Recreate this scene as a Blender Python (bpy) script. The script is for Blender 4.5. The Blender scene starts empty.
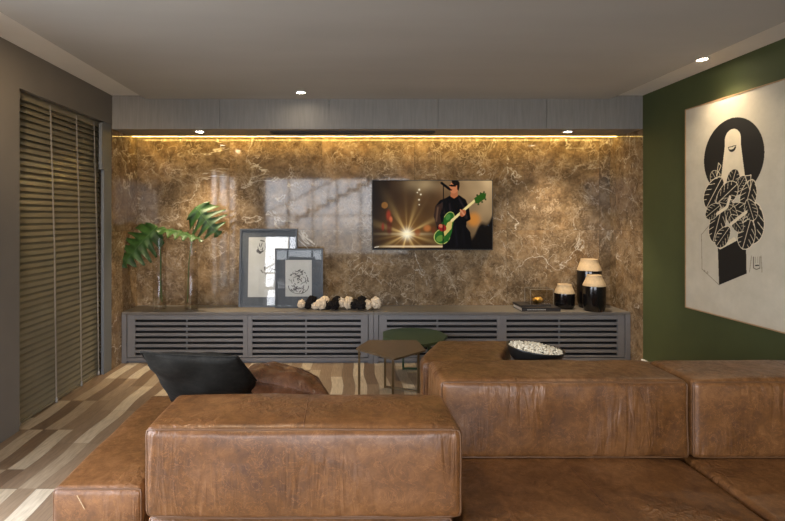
import bpy, bmesh, math, random
import numpy as np
from mathutils import Vector, Matrix, noise
random.seed(7)
C = bpy.context.scene.collection
PI = math.pi
F = 505.0; CX = 343.0; CY = 217.0; H = 1.40      # focal length (px), vanishing point, eye height
XL, XR = -2.12, 2.752                            # side walls
YF, YB = 4.633, 5.206                            # niche front, niche back
YC = 4.828                                       # cabinet front
YN = -2.6                                        # rear wall
def X_(px, Y): return (px-CX)*Y/F
def Z_(py, Y): return H-(py-CY)*Y/F

# ------------------------------------------------------------------ materials
def nt(name):
    m = bpy.data.materials.new(name); m.use_nodes = True
    t = m.node_tree; b = t.nodes['Principled BSDF']
    return m, t, b
def N(t, kind, **kw):
    n = t.nodes.new(kind)
    for k, v in kw.items():
        if k in n.inputs: n.inputs[k].default_value = v
        else: setattr(n, k, v)
    return n
def L(t, a, b): t.links.new(a, b)
def ramp(t, fac, stops, interp='LINEAR'):
    r = t.nodes.new('ShaderNodeValToRGB'); r.color_ramp.interpolation = interp
    e = r.color_ramp.elements
    while len(e) > 1: e.remove(e[-1])
    e[0].position = stops[0][0]; e[0].color = (*stops[0][1], 1)
    for p, c in stops[1:]:
        q = e.new(p); q.color = (*c, 1)
    L(t, fac, r.inputs['Fac']); return r
def coord(t, scale=(1,1,1), kind='Object', loc=(0,0,0)):
    tc = t.nodes.new('ShaderNodeTexCoord'); mp = t.nodes.new('ShaderNodeMapping')
    mp.inputs['Scale'].default_value = scale; mp.inputs['Location'].default_value = loc
    L(t, tc.outputs[kind], mp.inputs['Vector']); return mp.outputs['Vector']
def math_(t, op, a, b=None, c=None):
    n = t.nodes.new('ShaderNodeMath'); n.operation = op
    for i, v in enumerate((a, b, c)):
        if v is None: continue
        if isinstance(v, (int, float)): n.inputs[i].default_value = v
        else: L(t, v, n.inputs[i])
    return n.outputs[0]
def mixc(t, fac, a, b, blend='MIX'):
    n = t.nodes.new('ShaderNodeMix'); n.data_type = 'RGBA'; n.blend_type = blend
    for i, v in ((0, fac), (6, a), (7, b)):
        if isinstance(v, (int, float)): n.inputs[i].default_value = v
        elif isinstance(v, tuple): n.inputs[i].default_value = (*v, 1)
        else: L(t, v, n.inputs[i])
    return n.outputs[2]
def plain(name, col, rough=.5, metal=0, var=.08, scale=30, bump=0, spec=.5, stretch=(1,1,1)):
    m, t, b = nt(name)
    v = coord(t, stretch)
    n = N(t, 'ShaderNodeTexNoise', Scale=scale, Detail=4.0); L(t, v, n.inputs['Vector'])
    lo = tuple(c*(1-var) for c in col); hi = tuple(min(1, c*(1+var)) for c in col)
    r = ramp(t, n.outputs['Fac'], [(.3, lo), (.7, hi)])
    L(t, r.outputs['Color'], b.inputs['Base Color'])
    b.inputs['Roughness'].default_value = rough; b.inputs['Metallic'].default_value = metal
    b.inputs['Specular IOR Level'].default_value = spec
    if bump:
        bp = N(t, 'ShaderNodeBump', Strength=bump, Distance=.002); L(t, n.outputs['Fac'], bp.inputs['Height'])
        L(t, bp.outputs[0], b.inputs['Normal'])
    return m
def emit(name, col, s):
    m, t, b = nt(name)
    b.inputs['Base Color'].default_value = (*col, 1)
    b.inputs['Emission Color'].default_value = (*col, 1); b.inputs['Emission Strength'].default_value = s
    return m
def thin_glass(name, tint=(1,1,1), ior=1.45, rough=0.0):
    m = bpy.data.materials.new(name); m.use_nodes = True; t = m.node_tree; t.nodes.clear()
    o = t.nodes.new('ShaderNodeOutputMaterial'); mx = t.nodes.new('ShaderNodeMixShader')
    tr = N(t, 'ShaderNodeBsdfTransparent'); tr.inputs[0].default_value = (*tint, 1)
    gl = N(t, 'ShaderNodeBsdfGlossy'); gl.inputs['Roughness'].default_value = rough
    lw = N(t, 'ShaderNodeLayerWeight', Blend=.5); f0 = ((ior-1)/(ior+1))**2
    g = math_(t, 'POWER', lw.outputs['Facing'], 5.0)
    fr = math_(t, 'MULTIPLY_ADD', g, .75*(1-f0), f0)
    L(t, fr, mx.inputs[0]); L(t, tr.outputs[0], mx.inputs[1]); L(t, gl.outputs[0], mx.inputs[2])
    L(t, mx.outputs[0], o.inputs[0]); return m

def marble():
    m, t, b = nt('brown_marble')
    tc = t.nodes.new('ShaderNodeTexCoord'); sx = t.nodes.new('ShaderNodeSeparateXYZ'); L(t, tc.outputs['Object'], sx.inputs[0])
    x, y, z = sx.outputs
    h = math_(t, 'ADD', x, y)
    ci = math_(t, 'FLOOR', math_(t, 'DIVIDE', math_(t, 'SUBTRACT', h, 5.206-2.124), .953))
    ri = math_(t, 'FLOOR', math_(t, 'DIVIDE', math_(t, 'SUBTRACT', z, H-13/97), 1.27))
    cb = t.nodes.new('ShaderNodeCombineXYZ'); L(t, ci, cb.inputs[0]); L(t, ri, cb.inputs[1])
    wn = N(t, 'ShaderNodeTexWhiteNoise'); L(t, cb.outputs[0], wn.inputs['Vector'])
    sc = N(t, 'ShaderNodeVectorMath', operation='SCALE'); sc.inputs['Scale'].default_value = 9.0
    L(t, wn.outputs['Color'], sc.inputs[0])
    ad = N(t, 'ShaderNodeVectorMath', operation='ADD'); L(t, tc.outputs['Object'], ad.inputs[0]); L(t, sc.outputs[0], ad.inputs[1])
    P = ad.outputs[0]
    n0 = N(t, 'ShaderNodeTexNoise', Scale=2.0, Detail=6.0, Roughness=.6, Distortion=.6); L(t, P, n0.inputs['Vector'])
    n1 = N(t, 'ShaderNodeTexNoise', Scale=9.0, Detail=9.0, Roughness=.70, Distortion=.25); L(t, P, n1.inputs['Vector'])
    n2 = N(t, 'ShaderNodeTexNoise', Scale=45.0, Detail=5.0, Roughness=.7); L(t, P, n2.inputs['Vector'])
    base = ramp(t, n1.outputs['Fac'], [(.28,(.060,.038,.020)), (.42,(.135,.090,.050)), (.55,(.215,.150,.088)), (.68,(.30,.218,.137)), (.8,(.42,.33,.23))])
    big = ramp(t, n0.outputs['Fac'], [(.3,(.62,.62,.64)), (.5,(1,.98,.94)), (.72,(1.25,1.12,.95))])
    c = mixc(t, 1.0, base.outputs[0], big.outputs[0], 'MULTIPLY')
    fine = ramp(t, n2.outputs['Fac'], [(.35,(.72,.72,.72)), (.65,(1.25,1.25,1.22))])
    c = mixc(t, .6, c, fine.outputs[0], 'MULTIPLY')
    def vein(scale, dist, w, detail, seed, mscale, lo, hi):
        mp = t.nodes.new('ShaderNodeMapping'); mp.inputs['Location'].default_value = (seed, seed*1.7, seed*.6); L(t, P, mp.inputs[0])
        n = N(t, 'ShaderNodeTexNoise', Scale=scale, Detail=detail, Roughness=.55, Distortion=dist); L(t, mp.outputs[0], n.inputs['Vector'])
        a = math_(t, 'ABSOLUTE', math_(t, 'SUBTRACT', n.outputs['Fac'], .5))
        r = ramp(t, a, [(0,(1,1,1)), (w,(.45,.45,.45)), (w*2.2,(0,0,0))])
        k = N(t, 'ShaderNodeTexNoise', Scale=mscale, Detail=3.0); L(t, mp.outputs[0], k.inputs['Vector'])
        km = ramp(t, k.outputs['Fac'], [(lo,(0,0,0)), (hi,(1,1,1))])
        return math_(t, 'MULTIPLY', r.outputs[0], km.outputs[0])
    v1 = vein(1.3, .7, .0030, 6, 3.1, 2.0, .46, .60)
    v2 = vein(6.0, .6, .0075, 7, 7.7, 3.0, .42, .60)
    v3 = vein(17., .6, .016, 6, 12.3, 5.0, .40, .64)
    c = mixc(t, math_(t, 'MULTIPLY', v3, .75), c, (.42,.33,.23))
    c = mixc(t, math_(t, 'MULTIPLY', v2, .7), c, (.55,.46,.34))
    c = mixc(t, math_(t, 'MULTIPLY', v1, .85), c, (.66,.60,.50))
    # slab joints
    fx = math_(t, 'FRACT', math_(t, 'DIVIDE', math_(t, 'SUBTRACT', h, 5.206-2.124), .953))
    fz = math_(t, 'FRACT', math_(t, 'DIVIDE', math_(t, 'SUBTRACT', z, H-13/97), 1.27))
    j = math_(t, 'MAXIMUM', math_(t, 'LESS_THAN', fx, .0035), math_(t, 'LESS_THAN', fz, .0025))
    c = mixc(t, math_(t, 'MULTIPLY', j, .55), c, (.03,.022,.015))
    L(t, c, b.inputs['Base Color'])
    b.inputs['Roughness'].default_value = .055
    b.inputs['Specular IOR Level'].default_value = .30
    return m

def leather(name, dark, mid, light, rough=.38, wr=.5):
    m, t, b = nt(name)
    v = coord(t)
    n0 = N(t, 'ShaderNodeTexNoise', Scale=4.0, Detail=4.0, Roughness=.6, Distortion=.3); L(t, v, n0.inputs['Vector'])
    n1 = N(t, 'ShaderNodeTexNoise', Scale=22.0, Detail=9.0, Roughness=.74, Distortion=.45); L(t, v, n1.inputs['Vector'])
    f = math_(t, 'ADD', math_(t, 'MULTIPLY', n0.outputs['Fac'], .45), math_(t, 'MULTIPLY', n1.outputs['Fac'], .55))
    r = ramp(t, f, [(.37, dark), (.5, mid), (.64, light)])
    # scuff marks: pale ridged lines
    n2 = N(t, 'ShaderNodeTexNoise', Scale=16.0, Detail=7.0, Roughness=.62, Distortion=1.2); L(t, v, n2.inputs['Vector'])
    a = math_(t, 'ABSOLUTE', math_(t, 'SUBTRACT', n2.outputs['Fac'], .5))
    s = ramp(t, a, [(0,(1,1,1)), (.012,(0,0,0))])
    c = mixc(t, math_(t, 'MULTIPLY', s.outputs[0], .45), r.outputs[0], tuple(c*1.7 for c in light))
    L(t, c, b.inputs['Base Color'])
    rr = ramp(t, n1.outputs['Fac'], [(.35,(rough+.12,)*3), (.65,(rough-.08,)*3)]); L(t, rr.outputs[0], b.inputs['Roughness'])
    # grain plus pull wrinkles that run down the faces
    vs = coord(t, (1, 1, .16))
    w = N(t, 'ShaderNodeTexNoise', Scale=26.0, Detail=3.0, Distortion=.9); L(t, vs, w.inputs['Vector'])
    k = N(t, 'ShaderNodeTexNoise', Scale=3.0, Detail=1.0); L(t, v, k.inputs['Vector'])
    km = ramp(t, k.outputs['Fac'], [(.46,(0,0,0)), (.62,(1,1,1))])
    wrk = math_(t, 'MULTIPLY', w.outputs['Fac'], km.outputs[0])
    g = N(t, 'ShaderNodeTexNoise', Scale=260.0, Detail=2.0); L(t, v, g.inputs['Vector'])
    b1 = N(t, 'ShaderNodeBump', Strength=wr, Distance=.02); L(t, wrk, b1.inputs['Height'])
    b2 = N(t, 'ShaderNodeBump', Strength=.12, Distance=.006); L(t, n1.outputs['Fac'], b2.inputs['Height']); L(t, b1.outputs[0], b2.inputs['Normal'])
    b3 = N(t, 'ShaderNodeBump', Strength=.15, Distance=.001); L(t, g.outputs['Fac'], b3.inputs['Height']); L(t, b2.outputs[0], b3.inputs['Normal'])
    L(t, b3.outputs[0], b.inputs['Normal'])
    return m

def parquet():
    m, t, b = nt('wave_parquet')
    tc = t.nodes.new('ShaderNodeTexCoord'); sx = t.nodes.new('ShaderNodeSeparateXYZ'); L(t, tc.outputs['Object'], sx.inputs[0])
    x, y, z = sx.outputs
    wv = math_(t, 'MULTIPLY', math_(t, 'SINE', math_(t, 'MULTIPLY', y, 2*PI/.62)), .008)
    u = math_(t, 'DIVIDE', math_(t, 'ADD', math_(t, 'ADD', x, wv), 10), .098)
    ui = math_(t, 'FLOOR', u); uf = math_(t, 'FRACT', u)
    # panels across the run
    pl = .525
    off = math_(t, 'MULTIPLY', math_(t, 'FLOOR', math_(t, 'DIVIDE', ui, 4.0)), .2)
    vv = math_(t, 'DIVIDE', math_(t, 'ADD', math_(t, 'ADD', y, 10), off), pl)
    vi = math_(t, 'FLOOR', vv); vf = math_(t, 'FRACT', vv)
    cb = t.nodes.new('ShaderNodeCombineXYZ'); L(t, ui, cb.inputs[0]); L(t, vi, cb.inputs[1])
    wn = N(t, 'ShaderNodeTexWhiteNoise'); L(t, cb.outputs[0], wn.inputs['Vector'])
    c2 = t.nodes.new('ShaderNodeCombineXYZ'); L(t, vi, c2.inputs[1]); L(t, math_(t, 'FLOOR', math_(t, 'DIVIDE', ui, 4.0)), c2.inputs[0])
    w2 = N(t, 'ShaderNodeTexWhiteNoise'); L(t, c2.outputs[0], w2.inputs['Vector'])
    flip = math_(t, 'GREATER_THAN', w2.outputs['Value'], .68)
    alt = math_(t, 'MODULO', math_(t, 'ADD', math_(t, 'ADD', ui, 100), flip), 2)
    f = math_(t, 'ADD', math_(t, 'MULTIPLY', alt, .48), math_(t, 'MULTIPLY', wn.outputs['Value'], .52))
    r = ramp(t, f, [(0,(.20,.130,.080)), (.25,(.27,.185,.118)), (.5,(.37,.27,.178)), (.7,(.58,.475,.34)), (1,(.68,.58,.44))])
    mp = t.nodes.new('ShaderNodeMapping'); mp.inputs['Scale'].default_value = (14, 1.6, 1); L(t, tc.outputs['Object'], mp.inputs[0])
    g = N(t, 'ShaderNodeTexNoise', Scale=6.0, Detail=6.0, Distortion=.6); L(t, mp.outputs[0], g.inputs['Vector'])
    gr = ramp(t, g.outputs['Fac'], [(.3,(.78,.76,.72)), (.7,(1.1,1.1,1.1))])
    c = mixc(t, 1.0, r.outputs[0], gr.outputs[0], 'MULTIPLY')
    j = math_(t, 'MAXIMUM', math_(t, 'LESS_THAN', uf, .02), math_(t, 'LESS_THAN', vf, .005))
    c = mixc(t, math_(t, 'MULTIPLY', j, .6), c, (.07,.045,.03))
    L(t, c, b.inputs['Base Color']); b.inputs['Roughness'].default_value = .38
    b.inputs['Specular IOR Level'].default_value = .4
    return m

def vcol(name, rough=.6, emission=0, bumpy=False, spec=.4):
    m, t, b = nt(name)
    a = t.nodes.new('ShaderNodeVertexColor'); a.layer_name = 'Col'
    if emission:
        b.inputs['Base Color'].default_value = (.004,.004,.004,1)
        L(t, a.outputs[0], b.inputs['Emission Color']); b.inputs['Emission Strength'].default_value = emission
    else:
        v = coord(t); n = N(t, 'ShaderNodeTexNoise', Scale=7.0, Detail=6.0, Roughness=.65); L(t, v, n.inputs['Vector'])
        r = ramp(t, n.outputs['Fac'], [(.3,(.84,.84,.82)), (.7,(1,1,1))])
        L(t, mixc(t, 1.0, a.outputs[0], r.outputs[0], 'MULTIPLY'), b.inputs['Base Color'])
    b.inputs['Roughness'].default_value = rough; b.inputs['Specular IOR Level'].default_value = .04 if emission else spec
    return m

M = {}
M['marble'] = marble()
M['leather'] = leather('cognac_leather', (.068,.025,.0065), (.128,.052,.015), (.205,.092,.034))
M['leather_brown'] = leather('chestnut_leather', (.05,.02,.009), (.115,.045,.018), (.20,.085,.038), .38, .8)
M['leather_black'] = leather('black_leather', (.006,.006,.005), (.010,.0095,.008), (.020,.019,.016), .72, .35)
M['leather_black'].node_tree.nodes['Principled BSDF'].inputs['Specular IOR Level'].default_value = .22
M['piping'] = plain('leather_piping', (.115,.052,.020), .45)
M['parquet'] = parquet()
M['ceiling'] = plain('ceiling_paint', (.78,.76,.73), .9, var=.04, scale=3)
M['ceiling_low'] = plain('ceiling_grey_paint', (.47,.455,.435), .9, var=.05, scale=2.5, stretch=(.3,1,1))
M['bulkhead'] = plain('grey_wood_veneer', (.25,.228,.205), .55, var=.10, scale=18, stretch=(3,3,.25))
M['taupe'] = plain('taupe_wall_paint', (.175,.160,.142), .8, var=.04, scale=6)
M['jamb'] = plain('blue_grey_metal', (.155,.165,.175), .5, var=.03)
M['green'] = plain('green_wall_paint', (.056,.068,.020), .75, var=.06, scale=5)
M['rear'] = plain('rear_wall_paint', (.34,.31,.28), .9, var=.03)
M['cabinet'] = plain('grey_lacquer', (.185,.178,.180), .5, var=.05, scale=9)
M['cab_top'] = plain('taupe_lacquer_top', (.155,.138,.120), .42, var=.05, scale=9)
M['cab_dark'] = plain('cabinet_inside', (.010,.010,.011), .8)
M['slat'] = plain('taupe_blind_slats', (.21,.185,.125), .3, var=.12, scale=5)
M['tape'] = plain('blind_tape', (.34,.32,.30), .8)
M['black'] = plain('matt_black', (.010,.010,.010), .5)
M['gap'] = plain('dark_glazing', (.006,.007,.009), .15)
M['trim'] = plain('white_trim', (.75,.74,.72), .5)
M['bronze'] = plain('bronze_metal', (.17,.115,.055), .42, .6)
M['bronze_top'] = plain('bronze_lacquer', (.125,.082,.045), .38, .15)
M['green_top'] = plain('green_lacquer', (.030,.058,.024), .4)
M['jar_black'] = plain('black_glaze', (.006,.005,.005), .12)
M['jar_clay'] = plain('raw_clay', (.50,.37,.22), .8, var=.12, scale=60, bump=.3)
M['glass'] = thin_glass('clear_glass')
M['vase_glass'] = thin_glass('vase_glass', (1,1,1), 1.45)
M['edge'] = plain('acrylic_edge', (.32,.28,.22), .2)
M['water'] = thin_glass('water', (.985,.995,.99), 1.15)
M['leaf'] = plain('monstera_green', (.020,.062,.010), .5, var=.4, scale=14)
M['stem'] = plain('stem_green', (.045,.11,.02), .45)
M['frame'] = plain('slate_frame', (.040,.046,.055), .4)
M['mat'] = plain('slate_mat', (.085,.098,.115), .8)
M['paper'] = vcol('drawing_paper', .8)
M['canvas'] = vcol('painted_canvas', .7)
M['oak'] = plain('oak_frame', (.36,.22,.11), .5)
M['screen'] = vcol('tv_picture', .3, .35)
M['cream'] = plain('cream_petals', (.62,.50,.36), .7, var=.2)
M['dark_petal'] = plain('black_petals', (.008,.006,.006), .7, spec=.15)
M['gold'] = plain('gold', (.75,.45,.12), .28, 1)
M['book'] = plain('book_cover', (.030,.026,.026), .45)
M['pages'] = plain('book_pages', (.55,.50,.42), .8)
M['print'] = plain('pale_print', (.42,.40,.36), .6)
M['bowl'] = plain('dark_bowl', (.012,.011,.010), .35)
M['popcorn'] = plain('popcorn', (.80,.72,.56), .8, var=.15, scale=60)
M['steel'] = plain('brushed_steel', (.5,.5,.5), .35, .9)
M['led'] = emit('led_strip', (1,.66,.17), 16)
M['lamp'] = emit('downlight_lens', (1,.86,.66), 30)
M['tread'] = plain('stair_dark', (.09,.075,.06), .6)
M['garden'] = plain('garden_wall', (.28,.30,.33), .9)

# ------------------------------------------------------------------ mesh helpers
def box(bm, x0, x1, y0, y1, z0, z1, mi=0, bev=0):
    vs = [bm.verts.new(p) for p in ((x0,y0,z0),(x1,y0,z0),(x1,y1,z0),(x0,y1,z0),(x0,y0,z1),(x1,y0,z1),(x1,y1,z1),(x0,y1,z1))]
    fs = [bm.faces.new([vs[i] for i in q]) for q in ((0,3,2,1),(4,5,6,7),(0,1,5,4),(1,2,6,5),(2,3,7,6),(3,0,4,7))]
    for f in fs: f.material_index = mi
    if bev:
        es = list({e for f in fs for e in f.edges})
        bmesh.ops.bevel(bm, geom=es, offset=bev, segments=2, affect='EDGES', profile=.5)
    return vs
def tube(bm, pts, r, n=8, closed=False, taper=None):
    pts = [Vector(p) for p in pts]; rings = []
    m = len(pts); up = None
    for i, p in enumerate(pts):
        a = pts[(i-1) % m] if (closed or i > 0) else p
        c = pts[(i+1) % m] if (closed or i < m-1) else p
        d = (c-a).normalized()
        if up is None:
            up = d.orthogonal().normalized()
        up = (up - d*up.dot(d)).normalized(); s = d.cross(up)
        rr = r if taper is None else r*taper(i/(m-1))
        rings.append([bm.verts.new(p + (up*math.cos(2*PI*k/n)+s*math.sin(2*PI*k/n))*rr) for k in range(n)])
    for i in range(m if closed else m-1):
        A, B = rings[i], rings[(i+1) % m]
        for k in range(n): bm.faces.new([A[k], A[(k+1) % n], B[(k+1) % n], B[k]])
    if not closed:
        bm.faces.new(rings[0][::-1]); bm.faces.new(rings[-1])
def lathe(bm, prof, cx=0, cy=0, n=40, mi=None):
    rings = []
    for r, z in prof:
        if r < 1e-5: rings.append([bm.verts.new((cx, cy, z))])
        else: rings.append([bm.verts.new((cx+r*math.cos(2*PI*k/n), cy+r*math.sin(2*PI*k/n), z)) for k in range(n)])
    for i in range(len(rings)-1):
        A, B = rings[i], rings[i+1]
        for k in range(n):
            k2 = (k+1) % n
            if len(A) == 1 and len(B) == 1: continue
            if len(A) == 1: f = bm.faces.new([A[0], B[k2], B[k]])
            elif len(B) == 1: f = bm.faces.new([A[k], A[k2], B[0]])
            else: f = bm.faces.new([A[k], A[k2], B[k2], B[k]])
            if mi: f.material_index = mi(i)
def prism(bm, poly, z0, z1, bev=0):
    a = [bm.verts.new((x, y, z0)) for x, y in poly]; b = [bm.verts.new((x, y, z1)) for x, y in poly]
    bm.faces.new(a[::-1]); bm.faces.new(b); n = len(poly)
    for i in range(n): bm.faces.new([a[i], a[(i+1) % n], b[(i+1) % n], b[i]])
    if bev: bmesh.ops.bevel(bm, geom=list(bm.edges), offset=bev, segments=2, affect='EDGES', profile=.5)
def obj(name, bm, mat, parent=None, smooth=False, loc=None):
    me = bpy.data.meshes.new(name)
    if isinstance(bm, bmesh.types.BMesh):
        bmesh.ops.recalc_face_normals(bm, faces=list(bm.faces)); bm.to_mesh(me); bm.free()
    for m in (mat if isinstance(mat, (list, tuple)) else [mat]): me.materials.append(m)
    if smooth:
        me.polygons.foreach_set('use_smooth', [True]*len(me.polygons))
        if smooth == 'auto': me.set_sharp_from_angle(angle=math.radians(38))
    o = bpy.data.objects.new(name, me); C.objects.link(o)
    if parent: o.parent = parent
    if loc: o.location = loc
    return o
def tag(o, label, cat, group=None, kind=None):
    o['label'] = label; o['category'] = cat
    if group: o['group'] = group
    if kind: o['kind'] = kind
    return o
def thing(name, label, cat, loc=(0,0,0), group=None, rot=(0,0,0)):
    o = bpy.data.objects.new(name, None); C.objects.link(o); o.empty_display_size = .1
    o.location = loc; o.rotation_euler = rot
    return tag(o, label, cat, group)
def struct(name, bm, mat):
    o = obj(name, bm, mat); o['kind'] = 'structure'; return o
def BM(): return bmesh.new()

# rounded, slightly stuffed box; returns mesh and its mapping so seams can follow the surface
def stuffed(x0, x1, y0, y1, z0, z1, r=.03, puff=.012, puffx=.001, lump=.004, step=.035, seed=0, flat_bottom=True):
    lo = Vector((x0,y0,z0)); hi = Vector((x1,y1,z1)); mid = (lo+hi)/2; hf = (hi-lo)/2
    def mp(p):
        p = Vector(p)
        c = Vector([min(max(p[i], lo[i]+r), hi[i]-r) for i in range(3)]); d = p-c
        q = c + d.normalized()*r if d.length > 1e-7 else p.copy()
        t = [(p[i]-mid[i])/hf[i] for i in range(3)]
        for a in range(3):
            w = 1
            for b in range(3):
                if b != a: w *= (1-t[b]**4)
            if flat_bottom and a == 2 and t[2] < 0: continue
            q[a] += (puffx if a == 0 else puff)*(t[a]**3)*w
        nv = noise.noise(Vector(((p.x+seed)*6, p.y*6, p.z*6)))
        nrm = (q-mid); nrm = Vector((nrm.x/hf.x, nrm.y/hf.y, nrm.z/hf.z))
        k = max(range(3), key=lambda i: abs(nrm[i]))
        if not (flat_bottom and q.z < lo.z+.01): q += nrm.normalized()*lump*nv
        if flat_bottom: q.z = max(q.z, lo.z)
        return q
    def ticks(a, b):
        e = [a, a+r*.25, a+r*.5, a+r*.75, a+r]; f = [b-r, b-r*.75, b-r*.5, b-r*.25, b]
        n = max(2, int((b-a-2*r)/step)); mdl = [a+r+(b-a-2*r)*i/n for i in range(1, n)]
        return e+mdl+f
    T = [ticks(lo[i], hi[i]) for i in range(3)]
    bm = BM(); cache = {}
    def V(p):
        k = tuple(round(c, 5) for c in p)
        if k not in cache: cache[k] = bm.verts.new(mp(p))
        return cache[k]
    for a in range(3):
        b, c = [(1,2),(0,2),(0,1)][a]
        for s in (lo[a], hi[a]):
            for i in range(len(T[b])-1):
                for j in range(len(T[c])-1):
                    q = []
                    for (u, w) in ((i,j),(i+1,j),(i+1,j+1),(i,j+1)):
                        p = [0,0,0]; p[a] = s; p[b] = T[b][u]; p[c] = T[c][w]; q.append(V(p))
                    try: bm.faces.new(q)
                    except ValueError: pass
    return bm, mp
def lerp(a, b, n): return [tuple(a[k]+(b[k]-a[k])*i/n for k in range(3)) for i in range(n)]
def loop_pts(cs, n=26):
    out = []
    for i in range(len(cs)): out += lerp(cs[i], cs[(i+1) % len(cs)], n)
    return out
def leather_block(parent, name, x0, x1, y0, y1, z0, z1, r=.028, puff=.012, seed=0, mid_seam=True, lump=.005):
    ox, oy, oz = parent.location
    a = (x0-ox, x1-ox, y0-oy, y1-oy, z0-oz, z1-oz)
    bm, mp = stuffed(*a, r=r, puff=puff, seed=seed, lump=lump)
    o = obj(name, bm, M['leather'], parent, True)
    X0,X1,Y0,Y1,Z0,Z1 = a
    for yy in (Y0, Y1):
        b2 = BM(); path = [mp(p) for p in loop_pts([(X0,yy,Z0),(X1,yy,Z0),(X1,yy,Z1),(X0,yy,Z1)])]
        tube(b2, path, .0042, 6, True); obj('piping', b2, M['piping'], o, True)
    if mid_seam:
        xm = (X0+X1)/2
        b3 = BM(); tube(b3, [mp((xm, Y0+(Y1-Y0)*i/20, Z1))-Vector((0,0,.0012)) for i in range(21)], .0026, 6)
        obj('seam', b3, M['leather_brown'], o, True)
    return o

# ------------------------------------------------------------------ the room
zc_hi = H+1.115; zc_lo = H+1.083; zs = H+.807       # raised perimeter, dropped ceiling, soffit
bm = BM(); box(bm, XL-.3, XR+.3, YN-.3, YB+.2, -.12, 0); struct('floor', bm, M['parquet'])
bm = BM(); box(bm, XL-.3, XR+.3, YN-.3, YB+.2, zc_hi, zc_hi+.12, 0)
struct('ceiling', bm, M['ceiling'])
bm = BM(); box(bm, -1.81, 2.45, YN, YF, zc_lo, zc_hi, 0); o = struct('ceiling_panel', bm, M['ceiling_low'])
bm = BM(); box(bm, XL, XR, YB, YB+.15, 0, zc_hi); struct('wall_back', bm, M['marble'])
# right wall: green paint, marble in the niche
bm = BM(); box(bm, XR, XR+.15, YN, YF, 0, zc_hi, 0); box(bm, XR, XR+.15, YF, YB+.15, 0, zc_hi, 1)
struct('wall_right', bm, [M['green'], M['marble']])
# left wall with the blind recess and a second glazed opening nearer the camera
OY0, OY1, OZ = 3.31, 4.40, H+.845
WY0, WY1 = -.2, 2.25
bm = BM(); t = .15
box(bm, XL-t, XL, YN, WY0, 0, zc_hi); box(bm, XL-t, XL, WY1, OY0, 0, zc_hi)
box(bm, XL-t, XL, WY0, WY1, 2.25, zc_hi)
box(bm, XL-t, XL, OY0, YF, OZ, zc_hi)
box(bm, XL-t, XL, YF, YB+.15, 0, zc_hi, 1)
struct('wall_left', bm, [M['taupe'], M['marble']])
bm = BM(); box(bm, XL-.030, XL-.003, 4.485, YF, 0, OZ, 0, .003)
box(bm, XL-.018, XL+.010, 4.42, 4.54, H+.42, OZ-.02, 0, .002)
struct('trim_left', bm, M['jamb'])
bm = BM(); box(bm, XL-t, XL-t+.02, OY0, YF, 0, OZ); struct('window_1', bm, M['gap'])
# left opening near the camera: frame and pane
w = bpy.data.objects.new('window_2', None); C.objects.link(w); w['kind'] = 'structure'; w.location = (XL-.1, (WY0+WY1)/2, 0)
bm = BM(); hw = (WY1-WY0)/2
for y in (-hw, -hw/3, hw/3, hw): box(bm, -.025, .025, y-.03, y+.03, .0, 2.25)
for z in (.0, 2.19): box(bm, -.025, .025, -hw, hw, z, z+.06)
obj('window_frame', bm, M['black'], w)
bm = BM(); box(bm, -.004, .004, -hw, hw, .04, 2.2); obj('pane', bm, M['glass'], w)
# rear wall with the big window that the polished marble mirrors
bm = BM(); wx0, wx1, wz0, wz1 = -2.02, 1.7, .42, 2.42
box(bm, XL-t, wx0, YN-.15, YN, 0, zc_hi); box(bm, wx1, XR+t, YN-.15, YN, 0, zc_hi)
box(bm, wx0, wx1, YN-.15, YN, 0, wz0); box(bm, wx0, wx1, YN-.15, YN, wz1, zc_hi)
struct('wall_rear', bm, M['rear'])
w = bpy.data.objects.new('window_3', None); C.objects.link(w); w['kind'] = 'structure'; w.location = ((wx0+wx1)/2, YN-.07, wz0)
bm = BM(); hw = (wx1-wx0)/2
for i in range(7):
    x = -hw+2*hw*i/6; box(bm, x-.02, x+.02, -.025, .025, 0, wz1-wz0)
for z in (0, 1.0, wz1-wz0-.04): box(bm, -hw, hw, -.025, .025, z, z+.04)
obj('window_frame', bm, M['black'], w)
bm = BM(); box(bm, -hw, hw, -.004, .004, 0, wz1-wz0); obj('pane', bm, M['glass'], w)
# bulkhead above the niche
bm = BM()
seams = [XL, -1.13, -.128, .872, 1.87, XR]
for a, b in zip(seams[:-1], seams[1:]): box(bm, a+.002, b-.002, YF, YF+.02, zs, zc_hi-.0, 0)
box(bm, XL, XR, YF+.01, 5.0, zs+.001, zs+.02, 0); box(bm, XL, XR, 4.98, 5.0, zs+.02, zc_hi)
struct('trim_1', bm, M['bulkhead'])
bm = BM(); box(bm, XR-.018, XR, 3.0, YF, .0, .098)
struct('baseboard_right', bm, M['trim'])

# LED strip at the back edge of the soffit
tl = thing('led_strip', 'warm yellow light strip along the top of the marble wall', 'light strip', (0, 5.065, zs+.004))
bm = BM(); box(bm, XL+.01, XR-.01, -.006, .006, -.004, .008); obj('diffuser', bm, M['led'], tl)
bm = BM(); box(bm, XL+.005, XR-.005, -.028, -.0065, -.004, .014); obj('channel', bm, M['steel'], tl)
# air vent
tv_ = thing('air_vent', 'long black slot air vent in the grey soffit above the television', 'vent', (.09, 4.81, zs))
bm = BM()
for s in (-1, 1): box(bm, -.77, .77, s*.05-.008, s*.05+.008, -.010, 0)
for s in (-1, 1): box(bm, s*.77-.008, s*.77+.008, -.05, .05, -.010, 0)
obj('vent_frame', bm, M['black'], tv_)
bm = BM()
for k in range(3): box(bm, -.765, .765, -.03+.03*k-.004, -.03+.03*k+.004, -.008, 0)
obj('vent_louvres', bm, M['black'], tv_)

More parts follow.
